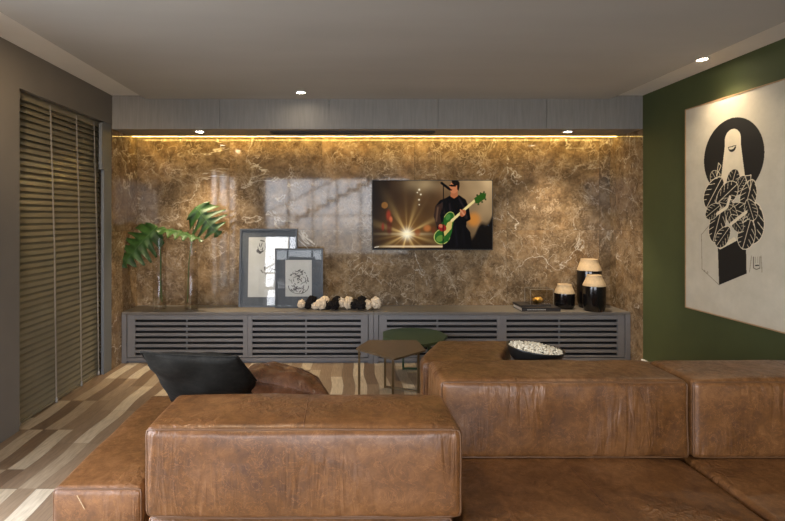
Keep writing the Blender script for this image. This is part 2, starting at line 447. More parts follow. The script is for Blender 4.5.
def downlight(x, y, z, label, power, size=.9, blend=.8, col=(1,.80,.55), r=.036, aim=None):
    t = thing('downlight', label, 'ceiling light', (x, y, z), 'small round downlights')
    bm = BM(); lathe(bm, [(r,0),(r+.012,0),(r+.012,-.006),(r,-.008),(r-.002,-.001),(r,0)], n=28); obj('trim_ring', bm, M['trim'], t, True)
    bm = BM(); lathe(bm, [(0,-.001),(r,-.001),(r,-.004),(0,-.005)], n=24); obj('lens', bm, M['lamp'], t, True)
    ld = bpy.data.lights.new('spot_lamp', 'SPOT'); ld.energy = power; ld.color = col; ld.spot_size = size*2; ld.spot_blend = blend; ld.shadow_soft_size = .03
    lo = bpy.data.objects.new('spot_lamp', ld); C.objects.link(lo); lo.parent = t; lo.location = (0,0,-.02)
    if aim:
        d = Vector(aim)-Vector((x,y,z)); lo.rotation_euler = d.to_track_quat('-Z','Y').to_euler()
    return t
WALLWASH = 42
downlight(-1.35, 4.76, zs, 'small round downlight in the soffit above the glass vases', WALLWASH, .75, 1, aim=(-1.35, 5.12, 0))
downlight(2.12, 4.76, zs, 'small round downlight in the soffit above the black jars', WALLWASH, .75, 1, aim=(2.12, 5.12, 0))
downlight(-.364, 4.375, zc_lo, 'small round ceiling downlight in front of the bulkhead, above the framed pictures', 22, .8, 1)
downlight(2.53, 3.56, zc_hi, 'small round ceiling downlight beside the green wall, above the painting', 13, 1.0, 1, aim=(2.60, 3.45, 0))
# the same fitting repeats in the part of the ceiling above the camera
downlight(-.6, 1.5, zc_lo, 'round ceiling downlight above the sofa, left one', 20, .9, 1)
downlight(1.5, 1.7, zc_lo, 'round ceiling downlight above the sofa, right one', 7, .9, 1)

downlight(-1.70, 2.25, zc_lo, 'unseen ceiling downlight near the left wall, added to warm the blind', 26, .55, 1, col=(1,.72,.42), aim=(XL, 3.9, 1.75))  # out-of-view spot added to throw warm light on the blind slats
# ------------------------------------------------------------------ venetian blind
BX = XL-.075
t = thing('venetian_blind', 'closed taupe venetian blind filling the window recess in the left wall', 'blind', (BX, (OY0+4.55)/2, 0))
hy = (4.545-OY0-.03)/2; cy0 = (4.55+OY0)/2
bm = BM(); pitch = .0445; n = int((OZ-.06)/pitch)
for k in range(n):
    z = .045+pitch*k
    a = math.radians(66+3*math.sin(k*1.3)); w2 = .026
    dx, dz = math.cos(a)*w2, math.sin(a)*w2
    for (y0, y1) in ((-hy, hy),):
        v = []
        for (s, o) in ((-1,-.0), (0,.004), (1,0)):
            v.append((s*dx + o*math.sin(a), z - s*dz*1 + o*math.cos(a)))
        top = [bm.verts.new((p[0]+.0012, y, p[1])) for y in (y0, y1) for p in v]
        bot = [bm.verts.new((p[0]-.0012, y, p[1])) for y in (y0, y1) for p in v]
        for i in range(2):
            bm.faces.new([top[i], top[i+1], top[i+4], top[i+3]]); bm.faces.new([bot[i], bot[i+3], bot[i+4], bot[i+1]])
        for i, j in ((0,3),(2,5)): bm.faces.new([top[i], top[j], bot[j], bot[i]])
        for q in (0, 3):
            bm.faces.new([top[q], top[q+1], bot[q+1], bot[q]]); bm.faces.new([top[q+1], top[q+2], bot[q+2], bot[q+1]])
obj('slat_panel', bm, M['slat'], t)
bm = BM(); box(bm, -.03, .03, -hy, hy, OZ-.05, OZ-.002, 0, .004); obj('head_rail', bm, M['slat'], t)
bm = BM(); box(bm, -.025, .025, -hy, hy, .005, .024, 0, .004); obj('bottom_rail', bm, M['slat'], t)
for i, yy in enumerate((3.36, 3.80, 4.165, 4.455)):
    bm = BM()
    y0 = yy-cy0 if i in (0,) else yy-cy0-.02
    y1 = yy-cy0
    e = .05
    pts = [(.032, y1-e*1.4, OZ-.02), (.034, y1-e*.4, 1.2), (.038, y1, .05)]
    for a, b in zip(pts[:-1], pts[1:]):
        vs = [bm.verts.new((a[0]+e, a[1]+d, a[2])) for e, d in ((0,-.008),(0,.008),(.002,.008),(.002,-.008))] + [bm.verts.new((b[0]+e, b[1]+d, b[2])) for e, d in ((0,-.008),(0,.008),(.002,.008),(.002,-.008))]
        for q in ((0,1,2,3),(7,6,5,4),(0,4,5,1),(1,5,6,2),(2,6,7,3),(3,7,4,0)): bm.faces.new([vs[k] for k in q])
    o = obj('ladder_tape', bm, M['tape'], t)
    bm = BM(); lathe(bm, [(0,.05),(.006,.045),(.010,.02),(.007,.006),(0,.006)], .040, y1, 10); obj('tassel', bm, M['tape'], o, True)

# ------------------------------------------------------------------ low cabinets
ZT = H-.910; ZK = .0
def louvre_cabinet(xa, xb, label):
    t = thing('tv_cabinet', label, 'cabinet', (xa, YC, 0), 'grey louvred tv cabinets'); W = xb-xa; D = YB-YC-.004
    bm = BM(); th = .026
    box(bm, 0, W, 0, D, ZT-th, ZT, 0, .002); obj('top_panel', bm, [M['cab_top']], t)
    bm = BM()
    box(bm, 0, .045, 0, D, .0, ZT-th); box(bm, W-.045, W, 0, D, .0, ZT-th)
    box(bm, .045, W-.045, .004, D, .022, .050); box(bm, .045, W-.045, .03, D, 0, .018); box(bm, .045, W-.045, D-.02, D, .05, ZT-th)
    obj('body', bm, [M['cabinet']], t)
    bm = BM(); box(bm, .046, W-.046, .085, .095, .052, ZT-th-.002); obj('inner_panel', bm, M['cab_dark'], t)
    w0, w1 = .052, W-.052; mid = (w0+w1)/2; zl, zh = .056, ZT-th-.004
    for (a, b, sl, sr) in ((w0, mid-.001, .074, .043), (mid+.001, w1, .043, .066)):
        bm = BM(); box(bm, a, a+sl, .006, .026, zl, zh); box(bm, b-sr, b, .006, .026, zl, zh)
        gc = [H-(355.3-5.53*k-CY)*YC/F+.010 for k in range(7)]; gp = .0245
        ed = [zl]+[e for c in gc for e in (c-gp/2, c+gp/2)]+[zh]
        for k in range(8): box(bm, a+sl, b-sr, .008, .024, ed[2*k], ed[2*k+1], 0, .0025)
        d = obj('louvre_door', bm, M['cabinet'], t)
        bm = BM(); xm = (a+b)/2-.02; box(bm, xm-.008, xm+.008, .050, .058, zl, zh); obj('batten', bm, M['cabinet'], d)
    return t
xm = X_(373.5, YC)
louvre_cabinet(XL+.004, xm-.002, 'left grey louvred low cabinet under the glass vases and framed pictures')
louvre_cabinet(xm+.002, XR-.004, 'right grey louvred low cabinet under the three black jars')

# ------------------------------------------------------------------ television
Yt = 5.145
t = thing('television', 'wall mounted flat television showing a guitarist singing on stage', 'television', (X_(432.5,Yt), Yt, Z_(250,Yt)))
TW = 120.5*Yt/F; TH = 70*Yt/F
bm = BM(); box(bm, -TW/2, TW/2, .002, .045, 0, TH, 0, .003); box(bm, -TW/4, TW/4, .045, .061, .15, TH-.15); obj('casing', bm, M['black'], t)
bm = BM()
for (a,b,c,d) in ((-TW/2,-TW/2+.006,0,TH),(TW/2-.006,TW/2,0,TH),(-TW/2,TW/2,0,.009),(-TW/2,TW/2,TH-.006,TH)): box(bm, a, b, -.003, .002, c, d)
obj('bezel', bm, M['black'], t)
def inpoly(x, y, P):
    ins = np.zeros(x.shape, bool); n = len(P); j = n-1
    for i in range(n):
        xi, yi = P[i]; xj, yj = P[j]
        c = ((yi > y) != (yj > y)) & (x < (xj-xi)*(y-yi)/((yj-yi) if yj != yi else 1e-9)+xi)
        ins ^= c; j = i
    return ins
def seg(x, y, a, b):
    ax, ay = a; bx, by = b; dx, dy = bx-ax, by-ay
    tt = np.clip(((x-ax)*dx+(y-ay)*dy)/(dx*dx+dy*dy), 0, 1)
    return np.hypot(x-ax-tt*dx, y-ay-tt*dy)
def ell(x, y, cx, cy, rx, ry, rot=0):
    c, s = math.cos(rot), math.sin(rot); u = (x-cx)*c+(y-cy)*s; v = -(x-cx)*s+(y-cy)*c
    return np.hypot(u/rx, v/ry)
def lin(rgb): return np.array([((c/255)/12.92 if c/255 <= .04045 else ((c/255+.055)/1.055)**2.4) for c in rgb])
def put(img, mask, rgb, a=1.0):
    m = (mask.astype(float)*a)[..., None] if mask.dtype == bool else np.clip(mask*a, 0, 1)[..., None]
    return img*(1-m)+lin(rgb)*m
def picture(name, W, Hh, nx, ny, fn, mat, parent, depth=.0, axis='y', loc=(0,0,0)):
    """flat picture: a fine grid whose vertex colours are drawn by fn(u, v); u right, v down, both 0..1"""
    u, v = np.meshgrid(np.linspace(0,1,nx), np.linspace(0,1,ny)); col = fn(u, v)
    me = bpy.data.meshes.new(name)
    xs = (u-.5)*W; zs_ = (1-v)*Hh
    co = np.zeros((ny*nx, 3)); 
    if axis == 'y': co[:,0] = xs.ravel(); co[:,2] = zs_.ravel()
    else: co[:,1] = -xs.ravel(); co[:,2] = zs_.ravel()
    idx = np.arange(nx*ny).reshape(ny, nx)
    q = np.stack([idx[1:,:-1], idx[1:,1:], idx[:-1,1:], idx[:-1,:-1]], -1).reshape(-1,4)
    me.vertices.add(nx*ny); me.vertices.foreach_set('co', co.ravel())
    me.loops.add(q.size); me.loops.foreach_set('vertex_index', q.ravel())
    me.polygons.add(len(q)); me.polygons.foreach_set('loop_start', np.arange(0, q.size, 4))
    me.update(calc_edges=True)
    ca = me.color_attributes.new('Col', 'FLOAT_COLOR', 'POINT')
    rgba = np.ones((nx*ny, 4), dtype=np.float32); rgba[:,:3] = col.reshape(-1,3); ca.data.foreach_set('color', rgba.ravel())
    me.materials.append(mat); o = bpy.data.objects.new(name, me); C.objects.link(o); o.parent = parent; o.location = loc
    return o
rng = np.random.RandomState(3)
def blobs(u, v, n, f):
    out = np.zeros(u.shape)
    for _ in range(n):
        a, b, p, q = rng.rand(4); ang = a*2*PI; k = f*(.5+b)
        out += np.sin(k*(u*math.cos(ang)*1.7+v*math.sin(ang))+p*9)
    return out/n**.5
def tv_img(u, v):
    x = u*630+65; y = v*361+57
    img = np.zeros(u.shape+(3,))+lin((50,33,19))
    img = put(img, np.clip((u-.12)*1.6, 0, .9)*np.clip(1.15-v, 0, 1), (116,88,60))
    img = put(img, np.clip((u-.55)*2.4, 0, 1)*np.clip(1.0-v*.9, 0, 1), (196,170,132))
    img = put(img, np.exp(-((x-330)/90)**2-((y-75)/40)**2), (200,178,140), .5)
    img = put(img, np.clip(1-u/.16, 0, 1)*.95, (12,7,5))
    n = blobs(u, v, 7, 22)
    img *= (1+.10*n)[..., None]
    d = np.hypot(x-245, y-338); ang = np.arctan2(y-338, x-245)
    rays = np.abs(np.sin(ang*4+.4))**14*np.exp(-d/75)+.6*np.abs(np.sin(ang*5.5+1))**20*np.exp(-d/60)
    img = put(img, np.clip(.55*np.exp(-d/70), 0, 1), (216,160,80))
    img = put(img, np.clip(rays, 0, 1), (255,220,150), .75)
    img = put(img, np.exp(-(d/27)**2), (255,250,225))
    img = put(img, np.exp(-(((y-338)/7)**2))*np.exp(-np.abs(x-245)/75), (255,235,190), .7)
    for cx, cy, r in ((310,105,5),(318,130,4),(309,158,4),(310,184,3),(300,120,3)): img = put(img, np.exp(-((x-cx)**2+(y-cy)**2)/r**2), (255,240,210))
    img = put(img, (ell(x,y,127,187,17,17) < 1), (196,140,74), .45)
    for cx, cy, a, b, c in ((148,240,13,28,(170,70,44)),(160,262,9,16,(220,130,90)),(118,300,8,20,(150,50,34)),(152,305,15,38,(96,36,24)),(352,308,20,18,(196,128,74)),(300,330,16,22,(150,90,50)),(385,318,12,20,(120,70,40))):
        img = put(img, np.exp(-(ell(x,y,cx,cy,a,b))**4), c, .75)
    img = put(img, np.exp(-((y-404)/5)**2)*(x < 435)*np.clip((x-75)/90, 0, 1), (232,208,170), .85)
    img = put(img, (y > 411)*(x < 440), (24,14,8), .8)
    img = put(img, np.exp(-(ell(x,y,598,262,36,38))**4), (204,140,66), .85)
    dark = np.clip((y-(330-(x-590)*.95)-18*np.sin(x/13))/26, 0, 1)*(x > 560)
    img = put(img, dark, (14,12,14), .96)
    sp = blobs(u, v, 6, 90)
    img = put(img, np.clip(sp-1.3, 0, 1)*dark, (90,104,120), .7)
    # performer
    body = [(452,148),(476,133),(520,133),(556,158),(572,200),(582,262),(560,274),(558,300),(580,330),(590,418),(436,418),(432,338),(404,308),(386,242),(396,190),(420,160)]
    img = put(img, inpoly(x,y,body), (17,14,16))
    img = put(img, inpoly(x,y,[(398,190),(386,238),(402,300),(430,300),(420,240),(438,170)]), (70,50,40), .9)
    for a, b, c in (((408,200),(400,270),(120,92,72)),((430,175),(442,230),(64,52,48)),((520,150),(546,200),(58,50,52)),((548,200),(560,255),(64,52,50)),((470,180),(476,240),(54,46,48)),((500,300),(510,400),(34,32,38)),((540,300),(548,400),(30,28,32))):
        img = put(img, np.exp(-(seg(x,y,a,b)/4.5)**2), c, .8)
    img = put(img, inpoly(x,y,[(478,112),(512,108),(514,138),(494,152),(474,140)]), (178,116,80))
    img = put(img, ell(x,y,494,92,24,33,.15) < 1, (196,132,94))
    img = put(img, ell(x,y,502,68,22,14,.35) < 1, (34,22,16))
    img = put(img, inpoly(x,y,[(510,66),(524,80),(518,112),(510,104)]), (40,26,18))
    img = put(img, ell(x,y,486,84,19,5.5,.1) < 1, (26,14,14))
    img = put(img, ell(x,y,477,106,7,4) < 1, (70,24,20))
    g1 = (ell(x,y,430,352,40,36,-.5) < 1) | (ell(x,y,466,262,25,40,.4) < 1) | inpoly(x,y,[(440,250),(492,262),(482,330),(462,380),(408,350)])
    img = put(img, ((ell(x,y,430,352,44,40,-.5) < 1) | (ell(x,y,466,262,28,43,.4) < 1)), (190,196,120), .9)
    img = put(img, g1, (52,104,42))
    img = put(img, ell(x,y,420,362,22,16,-.5) < 1, (120,150,70), .8)
    img = put(img, ell(x,y,462,250,12,17,.4) < 1, (90,140,74), .8)
    img = put(img, inpoly(x,y,[(458,280),(486,262),(480,310),(444,350),(440,330)]), (214,190,120), .9)
    img = put(img, seg(x,y,(482,268),(608,158)) < 6.5, (226,206,150))
    img = put(img, inpoly(x,y,[(600,150),(640,122),(664,124),(660,150),(624,176),(606,176)]), (58,96,34))
    for cx, cy in ((616,134),(634,124),(652,118),(622,182),(642,170),(660,156)): img = put(img, ell(x,y,cx,cy,5,5) < 1, (44,70,26))
    img = put(img, ell(x,y,432,306,22,19,.4) < 1, (150,50,44)); img = put(img, ell(x,y,424,296,12,9,.4) < 1, (196,120,90))
    img = put(img, ell(x,y,540,228,15,20,.5) < 1, (176,112,78)); img = put(img, seg(x,y,(528,212),(546,236)) < 4, (206,146,110))
    img = put(img, seg(x,y,(438,84),(435,418)) < 2.6, (20,16,14))
    img = put(img, seg(x,y,(428,70),(470,102)) < 6.5, (14,12,12))
    # small white caption mark in the lower left corner
    img = put(img, seg(x,y,(74,409),(96,405)) < 2.2, (225,215,200), .85)
    return np.clip(img, 0, 1)**1.22
picture('picture', TW-.012, TH-.015, 380, 220, tv_img, M['screen'], t, loc=(0,-.0005,.009))

# ------------------------------------------------------------------ big painting on the right wall
PXW = 2.700; PY0 = 3.975; PW = 1.20; PZ1 = H+.8386; PZ0 = H-.705; PH = PZ1-PZ0
t = thing('painting', 'large cream canvas of a white figure with black leaves on the green wall', 'painting', (XR, PY0-PW/2, PZ0))
bm = BM(); box(bm, PXW-XR+.001, -.008, -PW/2+.004, PW/2-.004, .004, PH-.004); obj('stretcher', bm, M['tape'], t)
bm = BM(); e = .008
for (a,b,c,d) in ((-PW/2-e,-PW/2,-e,PH+e),(PW/2,PW/2+e,-e,PH+e),(-PW/2,PW/2,-e,0),(-PW/2,PW/2,PH,PH+e)): box(bm, PXW-XR-.004, -.004, a, b, c, d)
obj('wood_frame', bm, M['oak'], t)
INK = (20,17,15)
def leafmask(U, V, cx, cy, L_, Wd, rot):
    c, s = math.cos(rot), math.sin(rot); a = ((U-cx)*c+(V-cy)*s)/L_; b = (-(U-cx)*s+(V-cy)*c)/Wd
    ab = np.abs(b); shape = a*a*(1+.25*np.clip(a,-1,1))+ab**1.7
    solid = shape < 1
    tt = (a-.55*ab)*2.7+.3
    slit = ((tt-np.floor(tt)) < .13) & (ab > .40)
    rib = ab < .035
    return solid, slit | rib, shape < 1.12
def art(u, v):
    U = u*PW; Vv = PH*v                      # metres from the top left corner
    img = np.zeros(u.shape+(3,))+lin((196,187,168))
    top = PZ1-H                             # .8386
    cu, cv = PY0-3.506, top-.416
    img = put(img, np.hypot(U-cu, Vv-cv) < .271, INK)
    # white figure
    fl = PY0-3.571; fr = PY0-3.428; fc = (fl+fr)/2; hw = (fr-fl)/2; ty = top-.610
    w = hw*(1+np.clip((Vv-(top-.50))/.25, 0, 1)*.55)
    fig = (np.abs(U-fc) < w) & (Vv > ty+hw) & (Vv < top-.22) | (np.hypot(U-fc, Vv-ty-hw) < hw)
    img = put(img, fig, (226,212,184))
    sm = (np.hypot(U-fc+.005, Vv-(top-.487)) < .036) & (Vv > top-.487) & ~(np.hypot(U-fc+.010, Vv-(top-.505)) < .036)
    img = put(img, sm, INK)
    img = put(img, seg(U, Vv, (fc-.040, top-.487), (fc+.030, top-.492)) < .0028, INK)
    # planter: black front, outlined side
    bx = lambda px: PY0-F*2.7/(px-CX)
    def pt(px, py): Y = F*2.7/(px-CX); return (PY0-Y, top-(CY-py)*Y/F)
    side = [pt(701.5,234.5), pt(712,222), pt(718,249), pt(719.2,285), pt(702,269)]
    for a, b in zip(side, side[1:]+side[:1]): img = put(img, seg(U, Vv, a, b) < .0028, (120,108,92), .8)
    for q in (pt(704.5,271), pt(707.5,272.5)): img = put(img, (np.hypot(U-q[0], Vv-q[1]) < .008) & (np.hypot(U-q[0], Vv-q[1]) > .004), (110,98,84), .8)
    img = put(img, inpoly(U, Vv, [pt(718,248.7), pt(734,240), pt(746,243), pt(746.6,273.6), pt(719.2,285)]), INK)
    img = put(img, inpoly(U, Vv, [pt(718,247), pt(734,237), pt(737,240.5), pt(720,249.5)]), (224,210,182))
    # sketched mark at the right of the planter
    m = [pt(749.5,272), pt(751.5,256), pt(761,256), pt(762,272)]
    for a, b in ((m[0],m[1]),(m[2],m[3])): img = put(img, seg(U, Vv, a, b) < .003, (130,118,100), .8)
    q = [pt(753.5,257), pt(753.5,268), pt(756.5,269.5), pt(760,268), pt(760,257)]
    for a, b in zip(q, q[1:]): img = put(img, seg(U, Vv, a, b) < .003, (90,80,70), .9)
    for k in (755.5, 757.8): img = put(img, seg(U, Vv, pt(k,257), pt(k,263)) < .002, (90,80,70), .9)
    img = put(img, seg(U, Vv, pt(755.5,265.5), pt(758.6,265.3)) < .004, INK)
    # leaves, painted one over the other
    LV = [(716,179,.075,.050,-2.2),(733,180,.085,.055,-1.2),(741,183,.06,.035,-.9),(748,197,.10,.065,1.9),(713,195,.125,.085,2.2),(728,193,.11,.07,-.6),
          (717,226,.135,.075,1.9),(741,212,.10,.06,.3),(753,226,.13,.085,1.7),(746,236,.10,.07,1.9),(731,214,.10,.05,1.2),(727,204,.06,.04,.2),(737,224,.07,.045,.8),(722,238,.09,.055,2.3),(712,212,.08,.05,2.6),(751,211,.07,.05,1.2)]
    for px, py, a, b, r in LV:
        c = pt(px, py); s, cut, ring = leafmask(U, Vv, c[0], c[1], a, b, r)
        img = put(img, ring, (224,210,182)); img = put(img, s, INK); img = put(img, s & cut, (224,210,182))
    for a, b in ((pt(717,214), pt(727,207)), (pt(727,207), pt(730,197)), (pt(731,224), pt(741,216)), (pt(741,216), pt(746,212))):
        img = put(img, seg(U, Vv, a, b) < .011, (226,212,184))
    for q in ([pt(745,176), pt(751,175), pt(750,190)], [pt(716.5,176), pt(718.5,163), pt(721,166)]):
        for a, b in zip(q, q[1:]+q[:1]): img = put(img, seg(U, Vv, a, b) < .003, (224,210,182))
    return img
picture('canvas', PW, PH, 460, 590, art, M['canvas'], t, axis='x', loc=(PXW-XR, 0, 0))

# ------------------------------------------------------------------ framed drawings on the cabinet
def framed(x0, x1, yb, hgt, lean, paper, fn, label, paper_label=None):
    W = x1-x0
    t = thing('picture_frame', label, 'framed picture', ((x0+x1)/2, yb, ZT), rot=(-lean, 0, 0))
    bm = BM(); f = .018
    for (a,b,c,d) in ((-W/2,-W/2+f,0,hgt),(W/2-f,W/2,0,hgt),(-W/2+f,W/2-f,0,f),(-W/2+f,W/2-f,hgt-f,hgt)): box(bm, a, b, -.012, .014, c, d)
    obj('frame', bm, M['frame'], t)
    px0, px1, pz0, pz1 = paper
    bm = BM(); box(bm, -W/2+.01, W/2-.01, .002, .010, .01, hgt-.01); obj('mat_board', bm, M['mat'], t)
    p = picture('drawing', px1-px0, pz1-pz0, 130, 170, fn, M['paper'], t, loc=((px0+px1)/2, .0012, pz0))
    bm = BM(); box(bm, -W/2+.012, W/2-.012, -.006, -.0045, .012, hgt-.012); obj('glass_pane', bm, M['glass'], t)
    return t
def strokes(img, u, v, cx, cy, sx, sy, n, seed, w=.010, ratio=.75):
    r = random.Random(seed)
    for _ in range(n):
        a = r.uniform(0, 2*PI); d = r.random()**.5; x = cx+sx*d*math.cos(a); y = cy+sy*d*math.sin(a)
        b = a+r.uniform(.8, 2.2); l = r.uniform(.03, .10)
        img = put(img, seg(u*ratio, v, (x*ratio, y), (x*ratio+l*math.cos(b)*.8, y+l*math.sin(b)*.8)) < w*r.uniform(.4, 1.1), (70,68,70), .9)
    return img
def draw1(u, v):
    img = np.zeros(u.shape+(3,))+lin((196,198,196))
    img = strokes(img, u, v, .33, .16, .10, .12, 16, 4)
    return strokes(img, u, v, .6, .6, .25, .2, 18, 9)
def draw2(u, v):
    img = np.zeros(u.shape+(3,))+lin((192,193,190))
    img = strokes(img, u, v, .5, .55, .36, .27, 70, 5, .012)
    img = put(img, (np.abs(ell(u, v, .5, .72, .38, .2)-1) < .035) & (v > .7), (70,68,70))
    return strokes(img, u, v, .5, .82, .25, .06, 30, 6, .010)
W1 = X_(297,5.12)-X_(239,5.12); H1 = 78*5.14/F
framed(X_(239,5.12), X_(297,5.12), 5.100, H1, math.radians(5.4), (-W1/2+9*.0101, -W1/2+49.5*.0101, .10, H1-.088), draw1, 'larger slate blue framed drawing leaning on the marble wall behind the smaller one')
W2 = X_(323,5.04)-X_(275,5.04); H2 = 59.5*5.05/F
framed(X_(275,5.04), X_(323,5.04), 5.045, H2, math.radians(.5), (-W2/2+10.3*.01, -W2/2+36.6*.01, .115, H2-.115), draw2, 'smaller slate blue framed bird-like drawing standing in front of the larger frame')

# ------------------------------------------------------------------ vases and leaves
def vase(x, y, label, r=.064, h=.71):
    t = thing('glass_vase', label, 'vase', (x, y, ZT), 'clear glass cylinder vases')
    bm = BM(); lathe(bm, [(0,.0),(r-.004,0),(r,.004),(r,h-.002),(r-.0015,h),(r-.004,h-.002),(r-.004,.014),(0,.012)], n=40); obj('glass_body', bm, M['vase_glass'], t, 'auto')
    bm = BM(); lathe(bm, [(0,.016),(r-.006,.016),(r-.006,.20),(0,.20)], n=32); obj('water', bm, M['water'], t, 'auto')
    return t
YV = 4.93
v1x, v2x = X_(159.5,YV), X_(191.5,YV)
vase(v1x, YV, 'clear glass cylinder vase at the far left end of the cabinet')
vase(v2x, YV, 'clear glass cylinder vase nearer to the framed pictures')
def blade(length, width, lobes=6, cut=.55, droop=.25, fold=.18, seed=0):
    """deeply lobed monstera leaf in local coordinates: x along the midrib, y across, z up"""
    bm = BM(); r = random.Random(seed); rows = []
    n = lobes*8
    def w(s):                               # outline half width along the midrib
        base = math.sin(PI*min(1, s**.72*.96+.03))**.75
        ph = (s*lobes+.15) % 1.0
        notch = cut*max(0, 1-abs(ph-.5)/.30)**.5 if .10 < s < .93 else 0
        return max(.02, base*(1-notch))
    K = 6
    for i in range(n+1):
        s = i/n; row = []
        for j in range(-K, K+1):
            q = j/K; ww = w(s)*width/2
            x = length*s + abs(q)*ww*.45*(1-.9*s) - abs(q)**2*ww*.35*(s < .15)
            y = q*ww
            z = -droop*length*(s**2) - fold*abs(y) + .012*math.sin(s*lobes*2*PI)*abs(q)
            row.append(bm.verts.new((x, y, z)))
        rows.append(row)
    for A, B in zip(rows[:-1], rows[1:]):
        for j in range(2*K): bm.faces.new([A[j], B[j], B[j+1], A[j+1]])
    return bm
def leaf_thing(label, base, tip, nrm, length, width, stem_pts, seed, droop=.2, cut=.55, lobes=6):
    t = thing('monstera_leaf', label, 'leaf', stem_pts[-1], 'cut monstera leaves in the glass vases')
    O = Vector(stem_pts[-1]); B = Vector(base)
    bm = blade(length, width, lobes, cut, droop, seed=seed)
    ex = (Vector(tip)-B).normalized(); ez = Vector(nrm); ez = (ez-ex*ez.dot(ex)).normalized(); ey = ez.cross(ex)
    R = Matrix((ex, ey, ez)).transposed().to_4x4(); R.translation = B-O
    bmesh.ops.transform(bm, matrix=R, verts=bm.verts)
    o = obj('leaf_blade', bm, M['leaf'], t, True)
    sm = o.modifiers.new('thick', 'SOLIDIFY'); sm.thickness = .0016
    b2 = BM(); tube(b2, [R @ Vector((length*s, 0, -droop*length*s*s+.001)) for s in [i/14 for i in range(14)]], .0035, 6, taper=lambda s: 1-.7*s)
    obj('midrib', b2, M['stem'], t, True)
    pts = [Vector(p)-O for p in stem_pts]
    # smooth the stem
    P = []
    for i in range(len(pts)-1):
        p0 = pts[max(0,i-1)]; p1 = pts[i]; p2 = pts[i+1]; p3 = pts[min(len(pts)-1,i+2)]
        for k in range(8):
            s = k/8; P.append(.5*((2*p1)+(-p0+p2)*s+(2*p0-5*p1+4*p2-p3)*s*s+(-p0+3*p1-3*p2+p3)*s**3))
    P.append(pts[-1])
    b3 = BM(); tube(b3, P, .0042, 8); obj('stem', b3, M['stem'], t, True)
def P3(px, py, Y): return (X_(px,Y), Y, Z_(py,Y))
leaf_thing('large drooping monstera leaf spreading left from the left vase', P3(157,226,4.93), P3(121,262,4.80), (-.15,-1,.25), .50, .42,
           [P3(157,226,4.93), P3(160,245,4.93), P3(160.5,275,4.93), P3(162,302,4.93)], 1, droop=.12, cut=.66)
leaf_thing('slim monstera leaf reaching right from the left vase across to the other vase', P3(157,228,4.91), P3(206,236,4.80), (.10,-.30,1), .50, .24,
           [P3(157,228,4.91), P3(159.5,240,4.92), P3(161,262,4.94), P3(160,300,4.94)], 2, droop=.10, cut=.5)
leaf_thing('upright monstera leaf standing above the right vase', P3(195,207,4.93), P3(221,238,4.86), (.1,-1,.15), .36, .42,
           [P3(195,208,4.93), P3(192,240,4.94), P3(189,262,4.94), P3(187.5,302,4.93)], 3, droop=.15, cut=.8, lobes=5)

# ------------------------------------------------------------------ garland of flowers
t = thing('flower_garland', 'row of cream and black cloth roses lying in front of the framed pictures', 'ornament', (X_(339,4.96), 4.96, ZT))
r = random.Random(5)
def rose(cx, cy, cz, R, yaw, tilt):
    """ruffled cloth rose: petals wound in a spiral round an axis"""
    bm = BM(); bmesh.ops.create_icosphere(bm, subdivisions=4, radius=1.0)
    ph = r.uniform(0, 6)
    for v in bm.verts:
        d = v.co.normalized(); th = math.acos(max(-1, min(1, d.z))); az = math.atan2(d.y, d.x)
        sp = abs(math.sin(az*1.0+th*5.5+ph+.5*math.sin(3*az)))
        k = .66+.42*sp+.26*noise.noise(d*2.5+Vector((ph,0,0)))
        if th > 1.9: k *= .8
        v.co = d*R*k; v.co.z *= .8
    m = Matrix.Translation((cx,cy,cz)) @ Matrix.Rotation(yaw, 4, 'Z') @ Matrix.Rotation(tilt, 4, 'X')
    bmesh.ops.transform(bm, matrix=m, verts=bm.verts)
    lo = min(v.co.z for v in bm.verts)
    if lo < .001:
        for v in bm.verts: v.co.z += .001-lo
    return bm
kinds = 'CBCCBBCCBBCC'
for i, k in enumerate(kinds):
    R = (.040,.044,.040,.052,.046,.050,.048,.046,.050,.056,.046,.056)[i]
    x = X_(301.5+i*6.6+(2 if i == 11 else 0), 4.96)-t.location[0]
    obj('cream_rose' if k == 'C' else 'black_rose', rose(x, r.uniform(-.035,.02), R*.85+r.uniform(0,.03), R, r.uniform(-.9,.9), r.uniform(.9,1.7)), M['cream'] if k == 'C' else M['dark_petal'], t, True)
for i, (px, k) in enumerate(((312,'B'),(325,'C'),(337,'B'),(349,'C'),(362,'B'))):
    x = X_(px, 4.98)-t.location[0]
    obj('cream_rose' if k == 'C' else 'black_rose', rose(x, .03, .085, .046, r.uniform(-.7,.7), r.uniform(.6,1.4)), M['cream'] if k == 'C' else M['dark_petal'], t, True)

# ------------------------------------------------------------------ books, acrylic box, jars
YBk = 4.94
x0, x1 = X_(519,YBk), X_(557,YBk)
def book(label, cx, cy, z, w, d, h, rot):
    t = thing('book', label, 'book', (cx, cy, z), rot=(0,0,rot))
    bm = BM(); box(bm, -w/2, w/2, -d/2, d/2, 0, .004); box(bm, -w/2, w/2, -d/2, d/2, h-.004, h); box(bm, -w/2, w/2, -d/2, -d/2+.004, 0, h); obj('cover', bm, M['book'], t)
    bm = BM(); box(bm, -w/2+.005, w/2-.005, -d/2+.004, d/2-.005, .004, h-.004); obj('pages', bm, M['pages'], t)
    bm = BM(); rr = random.Random(int(h*1e4)); x = -w*.36
    while x < w*.12:
        ww = rr.uniform(.004,.010); box(bm, x, x+ww, -d/2-.0008, -d/2+.0005, h*.36, h*.62); x += ww+.003
    obj('spine_lettering', bm, M['print'], t)
book('thick black coffee table book lying under the acrylic box', (x0+x1)/2, YBk+.05, ZT, x1-x0, .26, .036, .0)
bm = BM()
t = thing('book', 'thin dark book lying on top of the thick black one', 'book', ((x0+x1)/2-.03, YBk+.09, ZT+.0362), rot=(0,0,.05))
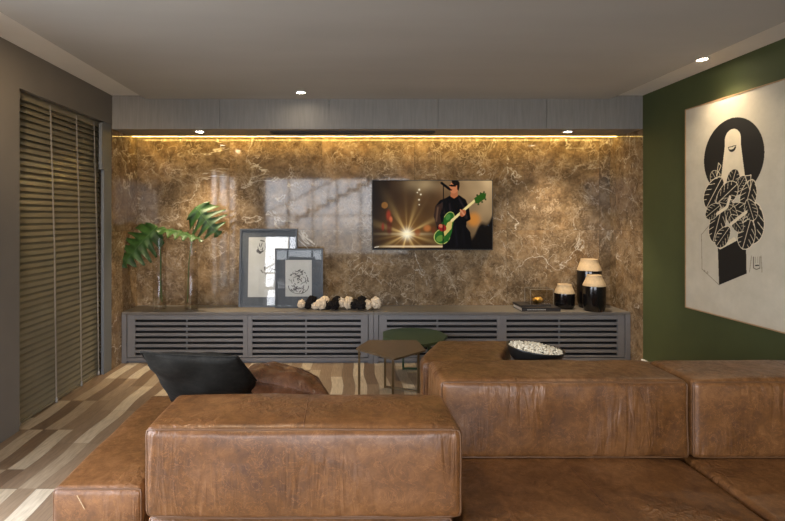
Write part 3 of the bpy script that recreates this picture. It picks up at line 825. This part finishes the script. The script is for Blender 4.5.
box(bm, -.15, .15, -.11, .11, 0, .014, 0, .001); obj('cover', bm, M['book'], t)
t = thing('display_box', 'clear acrylic display box on the black books', 'display box', (X_(540,5.0), 5.03, ZT+.0508))
bm = BM(); s = .112; hh = .15
for (a,b,c,d) in ((-s,s,-s*.7,-s*.7+.003),(-s,s,s*.7-.003,s*.7),(-s,-s+.003,-s*.7+.003,s*.7-.003),(s-.003,s,-s*.7+.003,s*.7-.003)): box(bm, a, b, c, d, .0, hh)
box(bm, -s, s, -s*.7, s*.7, hh, hh+.003); obj('acrylic_case', bm, M['glass'], t)
bm = BM(); box(bm, -s, s, -s*.7, s*.7, -.0005, .0); obj('base_plate', bm, M['glass'], t)
bm = BM(); q = s*.7
for a, b in (((-s,-q,0),(-s,-q,hh)),((s,-q,0),(s,-q,hh)),((-s,q,0),(-s,q,hh)),((s,q,0),(s,q,hh)),((-s,-q,hh),(s,-q,hh)),((-s,q,hh),(s,q,hh)),((-s,-q,hh),(-s,q,hh)),((s,-q,hh),(s,q,hh))): tube(bm, [a, b], .0022, 6)
obj('polished_edges', bm, M['edge'], t)
bm = BM()
bmesh.ops.create_icosphere(bm, subdivisions=4, radius=.05)
for v in bm.verts:
    k = 1+.28*noise.noise(v.co*38)+.15*noise.noise(v.co*90); v.co = Vector((v.co.x*k*1.05, v.co.y*k*.8, v.co.z*k*.6))
mz = min(v.co.z for v in bm.verts)
for v in bm.verts: v.co.z -= mz
o = obj('gold_nugget', bm, M['gold'], None, True, loc=(X_(539,5.0), 5.03, ZT+.0512)); tag(o, 'golden stone inside the clear acrylic box', 'ornament')

def jar(x, y, R, h, zb, rt, label):
    t = thing('jar', label, 'jar', (x, y, ZT), 'black glazed jars with clay tops')
    bm = BM(); lathe(bm, [(0,0),(R*.80,0),(R*.86,.006),(R*.97,h*.12),(R,h*.2),(R,zb-.01),(R*.985,zb),(0,zb)], n=48); obj('glazed_body', bm, M['jar_black'], t, 'auto')
    bm = BM(); lathe(bm, [(0,zb+.0005),(R*1.0,zb+.0005),(R*1.0,zb+.006),(R*.93,zb+(h-zb)*.25),(R*.80,zb+(h-zb)*.55),(rt,h-.012),(rt*1.02,h-.004),(rt*.98,h),(rt*.9,h),(rt*.88,h-.02),(0,h-.03)], n=48); obj('clay_shoulder', bm, M['jar_clay'], t, 'auto')
    return t
jar(X_(564.5,5.04), 5.04, 9.6*5.04/F, 24.2*5.04/F, 15.3*5.04/F, 6.6*5.04/F, 'shortest black jar with clay top, beside the acrylic box')
jar(X_(589,5.09), 5.085, 11.4*5.09/F, 48.5*5.09/F, 37*5.09/F, 7.9*5.09/F, 'tallest black jar with clay top, standing at the back')
jar(X_(593.2,4.92), 4.90, 10.6*4.92/F, 35.8*4.92/F, 25*4.92/F, 7*4.92/F, 'medium black jar with clay top in front of the tallest jar')

# ------------------------------------------------------------------ side tables
def table(name, label, poly, z, th, top_mat, leg_mat, legs, bars):
    cx = sum(p[0] for p in poly)/len(poly); cy = sum(p[1] for p in poly)/len(poly)
    t = thing(name, label, 'side table', (cx, cy, 0))
    bm = BM(); prism(bm, [(x-cx, y-cy) for x, y in poly], z-th, z, .002); obj('table_top', bm, top_mat, t)
    for (x, y) in legs:
        bm = BM(); box(bm, x-cx-.009, x-cx+.009, y-cy-.009, y-cy+.009, 0, z-th, 0, .001); obj('leg', bm, leg_mat, t)
    for a, b in bars:
        A = Vector((a[0]-cx, a[1]-cy, .010)); B = Vector((b[0]-cx, b[1]-cy, .010))
        bm = BM(); tube(bm, [A, B], .011, 4); obj('foot_rail', bm, leg_mat, t)
Lb = [(.125,3.90),(.345,4.14),(.60,4.02),(.362,3.66)]
table('side_table', 'low hexagonal bronze side table beside the sofa corner', [(.10,3.90),(.13,3.99),(.215,4.17),(.611,4.17),(.632,3.86),(.364,3.61)], .385, .014, M['bronze_top'], M['bronze'], Lb, [(Lb[1],Lb[2]),(Lb[0],Lb[3])])
gp = [P for P in ((383,331.5),(391,329),(410,327.5),(428,328.5),(440,331),(447.5,335.5),(443,340.5),(424,344.5),(400,341),(383,338))]
dz = H-.365
gpoly = [((x-CX)/F*(F*dz/(y-CY)), F*dz/(y-CY)) for x, y in gp]
gx = sum(p[0] for p in gpoly)/len(gpoly); gy = sum(p[1] for p in gpoly)/len(gpoly)
table('side_table', 'low dark green side table behind the bronze one', gpoly, .365, .025, M['green_top'], M['green_top'], [(gx+.16,gy+.17),(gx-.08,gy+.19),(gx+.10,gy-.12)], [((gx+.16,gy+.17),(gx-.08,gy+.19))])

# ------------------------------------------------------------------ sofa
SZ = .405; BZ = .705
t = thing('sofa_section', 'narrow armless leather sofa section at the left end', 'sofa', (-.90, 2.33, 0), 'cognac leather sofa sections')
leather_block(t, 'seat', -1.075, -.737, 1.855, 2.83, 0, SZ, seed=3, mid_seam=False, r=.026)
bm = BM(); tube(bm, [(-.90+.90-.07, -.4885, .385), (-.055, -.4895, .36), (-.042, -.489, .335)], .0016, 5); obj('scratch', bm, M['jar_clay'], t)
t = thing('sofa_section', 'leather sofa section with the large low backrest nearest the camera', 'sofa', (-.13, 2.24, 0), 'cognac leather sofa sections')
leather_block(t, 'seat', -.655, .372, 1.68, 2.83, 0, SZ-.003, seed=9)
leather_block(t, 'backrest', -.655, .395, 1.655, 1.985, SZ, H-.692, seed=14, r=.030, puff=.010)
t = thing('sofa_section', 'leather sofa section in the middle, its long backrest in front of the bowl', 'sofa', (.92, 1.7, 0), 'cognac leather sofa sections')
leather_block(t, 'seat', .402, 1.420, .95, 2.395, 0, .392, seed=21, puff=.010)
leather_block(t, 'backrest', .402, 1.436, 2.087, 2.40, .396, H-.678, seed=27, r=.028, puff=.010)
t = thing('sofa_section', 'leather sofa section at the right end against the green wall', 'sofa', (2.0, 1.7, 0), 'cognac leather sofa sections')
leather_block(t, 'seat', 1.432, 2.55, .95, 2.395, 0, .392, seed=33, puff=.010)
leather_block(t, 'backrest', 1.446, 2.55, 2.087, 2.40, .396, H-.678, seed=38, r=.028, puff=.012)
t = thing('sofa_section', 'leather sofa section behind the middle backrest with a low square armrest', 'sofa', (1.2, 2.9, 0), 'cognac leather sofa sections')
leather_block(t, 'seat', .96, 1.95, 2.745, 3.48, 0, SZ-.005, seed=41)
leather_block(t, 'backrest', .96, 1.95, 2.430, 2.735, 0, .620, seed=44, puff=.004, mid_seam=False)
a_ = leather_block(t, 'armrest', .380, .80, 2.425, 2.86, 0, H-.697, seed=47, r=.032, puff=.005, mid_seam=False)
for o in [a_]+list(a_.children):            # this block stands slightly askew
    for v in o.data.vertices:
        k = max(0, v.co.y+2.9-2.52); v.co.x += .45*k

# cushions
def cushion(name, label, mat, center, w, h, th, ax, ay, seed, seam=False, pk=.10, tuck=0):
    t = thing(name, label, 'cushion', (center[0], center[1], SZ+.002))
    ax = Vector(ax).normalized(); ay = Vector(ay); ay = (ay-ax*ay.dot(ax)).normalized(); az = ax.cross(ay)
    bm = BM(); n = 44; vs = {}
    for sgn in (1, -1):
        for i in range(n+1):
            for j in range(n+1):
                u = -1+2*i/n; v = -1+2*j/n
                edge = i in (0,n) or j in (0,n)
                if edge and sgn == -1: vs[(sgn,i,j)] = vs[(1,i,j)]; continue
                pin = 1-pk*(1-u*u)*(abs(v)**3); pinv = 1-pk*(1-v*v)*(abs(u)**3)
                x = u*w/2*pinv; y = v*h/2*pin; x -= tuck*w*max(0,u)*((v+1)/2)**1.5
                z = sgn*th/2*((1-u**2)*(1-v**2))**.45
                p = Vector((x, y, z)); k = noise.noise(Vector((x*7+seed, y*7, sgn*2)))*.018+(noise.noise(Vector((x*20+seed, y*20, sgn*2)))*.018 if seam else 0)
                z += k*(0 if edge else 1)
                vs[(sgn,i,j)] = bm.verts.new(Vector(center)-t.location+ax*x+ay*y+az*z)
        for i in range(n):
            for j in range(n):
                q = [vs[(sgn,i,j)], vs[(sgn,i+1,j)], vs[(sgn,i+1,j+1)], vs[(sgn,i,j+1)]]
                bm.faces.new(q if sgn > 0 else q[::-1])
    rim = [vs[(1,i,0)].co.copy() for i in range(n)]+[vs[(1,n,j)].co.copy() for j in range(n)]+[vs[(1,n-i,n)].co.copy() for i in range(n)]+[vs[(1,0,n-j)].co.copy() for j in range(n)]
    if seam:
        mid = [vs[(1,i,n//2)].co.copy()+az*.001 for i in range(n+1)]
        mid2 = [vs[(-1,i,n//2)].co.copy()-az*.001 for i in range(n+1)]
    o = obj('cover', bm, mat, t, True)
    b2 = BM(); tube(b2, rim, .004, 6, True); obj('piping', b2, mat, t, True)
    if seam:
        b3 = BM(); tube(b3, mid, .004, 6); tube(b3, mid2, .004, 6); obj('seam', b3, mat, t, True)
    return t
cushion('cushion', 'black leather cushion leaning on the backrest nearest the camera', M['leather_black'], (-.605, 2.36, .632), .52, .60, .12, (1,.02,-.05), (.08,-.50,.40), 1, pk=.04, tuck=.22)
cushion('cushion', 'crumpled chestnut leather cushion beside the black one', M['leather_brown'], (-.300, 2.56, .548), .44, .46, .19, (.93,.10,-.24), (.1,-.80,.22), 5, True)

# ------------------------------------------------------------------ bowl
bx_, by_ = X_(533.5,2.60), 2.60
br = 28.0*2.60/F
t = thing('bowl', 'dark round bowl of popcorn on the sofa behind the middle backrest', 'bowl', (bx_, by_, .632), rot=(0,math.radians(5.5),0))
bm = BM(); hb = .098
lathe(bm, [(0,0),(br*.50,0),(br*.60,.008),(br*.84,.045),(br*.97,hb-.008),(br,hb),(br*.96,hb),(br*.90,hb-.03),(br*.7,.05),(0,.03)], n=56); obj('bowl_body', bm, M['bowl'], t, True)
bm = BM(); r = random.Random(11)
for i in range(900):
    a = r.uniform(0, 2*PI); d = (r.random()**.5)*br*.90
    z = hb-.010+.016*(1-(d/(br*.92))**2)+r.uniform(-.004,.006)
    rr = r.uniform(.0045,.0075)
    mt = Matrix.Translation((d*math.cos(a), d*math.sin(a), z)) @ Matrix.Rotation(r.uniform(0,6), 4, 'Z') @ Matrix.Rotation(r.uniform(0,6), 4, 'X') @ Matrix.Diagonal((r.uniform(.8,1.3), r.uniform(.7,1.1), r.uniform(.7,1.1), 1))
    bmesh.ops.create_icosphere(bm, subdivisions=1, radius=rr, matrix=mt)
o = obj('popcorn', bm, M['popcorn'], None, True, loc=(bx_, by_, .632)); o.rotation_euler = (0,math.radians(5.5),0)
tag(o, 'pale popcorn heaped in the dark bowl', 'popcorn', kind='stuff')

# ------------------------------------------------------------------ staircase behind the camera (seen mirrored in the marble)
t = thing('staircase', 'dark open staircase rising in front of the rear window, mirrored in the marble', 'staircase', (-2.0, YN+.55, 0))
bm = BM()
for k in range(13):
    x = .10+.25*k; z = 1.0+.13*k
    if z > 2.35: break
    box(bm, x, x+.28, -.35, .25, z, z+.05); box(bm, x, x+.04, -.35, .25, z-.13, z)
box(bm, -.0, .12, -.35, .25, 0, 1.05)
obj('treads', bm, M['tread'], t)
bm = BM(); 
for k in range(6): tube(bm, [(.15+.5*k, .22, 1.05+.26*k), (.15+.5*k, .22, 1.45+.26*k if k < 4 else 2.3)], .012, 6)
tube(bm, [(.0,.22,1.42),(1.9,.22,2.36)], .018, 8); obj('railing', bm, M['black'], t)

# ------------------------------------------------------------------ world and daylight
wd = bpy.data.worlds.new('World'); bpy.context.scene.world = wd; wd.use_nodes = True
wt = wd.node_tree; bg = wt.nodes['Background']
tc = wt.nodes.new('ShaderNodeTexCoord'); sp = wt.nodes.new('ShaderNodeSeparateXYZ'); wt.links.new(tc.outputs['Generated'], sp.inputs[0])
cr = ramp(wt, sp.outputs[2], [(0,(.16,.17,.17)), (.48,(.30,.32,.34)), (.5,(.80,.82,.87)), (1,(.66,.76,.95))])
mr = wt.nodes.new('ShaderNodeMapRange'); mr.inputs['From Min'].default_value = -1; wt.links.new(sp.outputs[2], mr.inputs['Value']); wt.links.new(mr.outputs[0], cr.inputs['Fac'])
wt.links.new(cr.outputs[0], bg.inputs['Color']); bg.inputs['Strength'].default_value = 5.5
def area(name, loc, rot, sx, sy, power, col):
    ld = bpy.data.lights.new(name, 'AREA'); ld.shape = 'RECTANGLE'; ld.size = sx; ld.size_y = sy; ld.energy = power; ld.color = col; ld.cycles.is_portal = True
    o = bpy.data.objects.new(name, ld); C.objects.link(o); o.location = loc; o.rotation_euler = rot; return o
area('daylight_rear_window', ((wx0+wx1)/2, YN-.2, (wz0+wz1)/2), (math.radians(90),0,0), wx1-wx0, wz1-wz0, 120, (.86,.93,1))
area('daylight_left_window', (XL-.2, (WY0+WY1)/2, 1.2), (0,math.radians(-90),0), 2.3, WY1-WY0, 90, (.92,.95,1))

# ------------------------------------------------------------------ camera
cd = bpy.data.cameras.new('camera'); cam = bpy.data.objects.new('camera', cd); C.objects.link(cam)
cam.location = (0, 0, H); cam.rotation_euler = (math.radians(90), 0, 0)
cd.sensor_fit = 'HORIZONTAL'; cd.sensor_width = 36; cd.lens = 36*F/785
cd.shift_x = (392.5-CX)/785; cd.shift_y = -(260.5-CY)/785; cd.clip_start = .05
sc = bpy.context.scene; sc.camera = cam
sc.view_settings.view_transform = 'Standard'; sc.view_settings.look = 'None'; sc.view_settings.gamma = 1
sc.view_settings.use_curve_mapping = False; sc.view_settings.exposure = 1.55
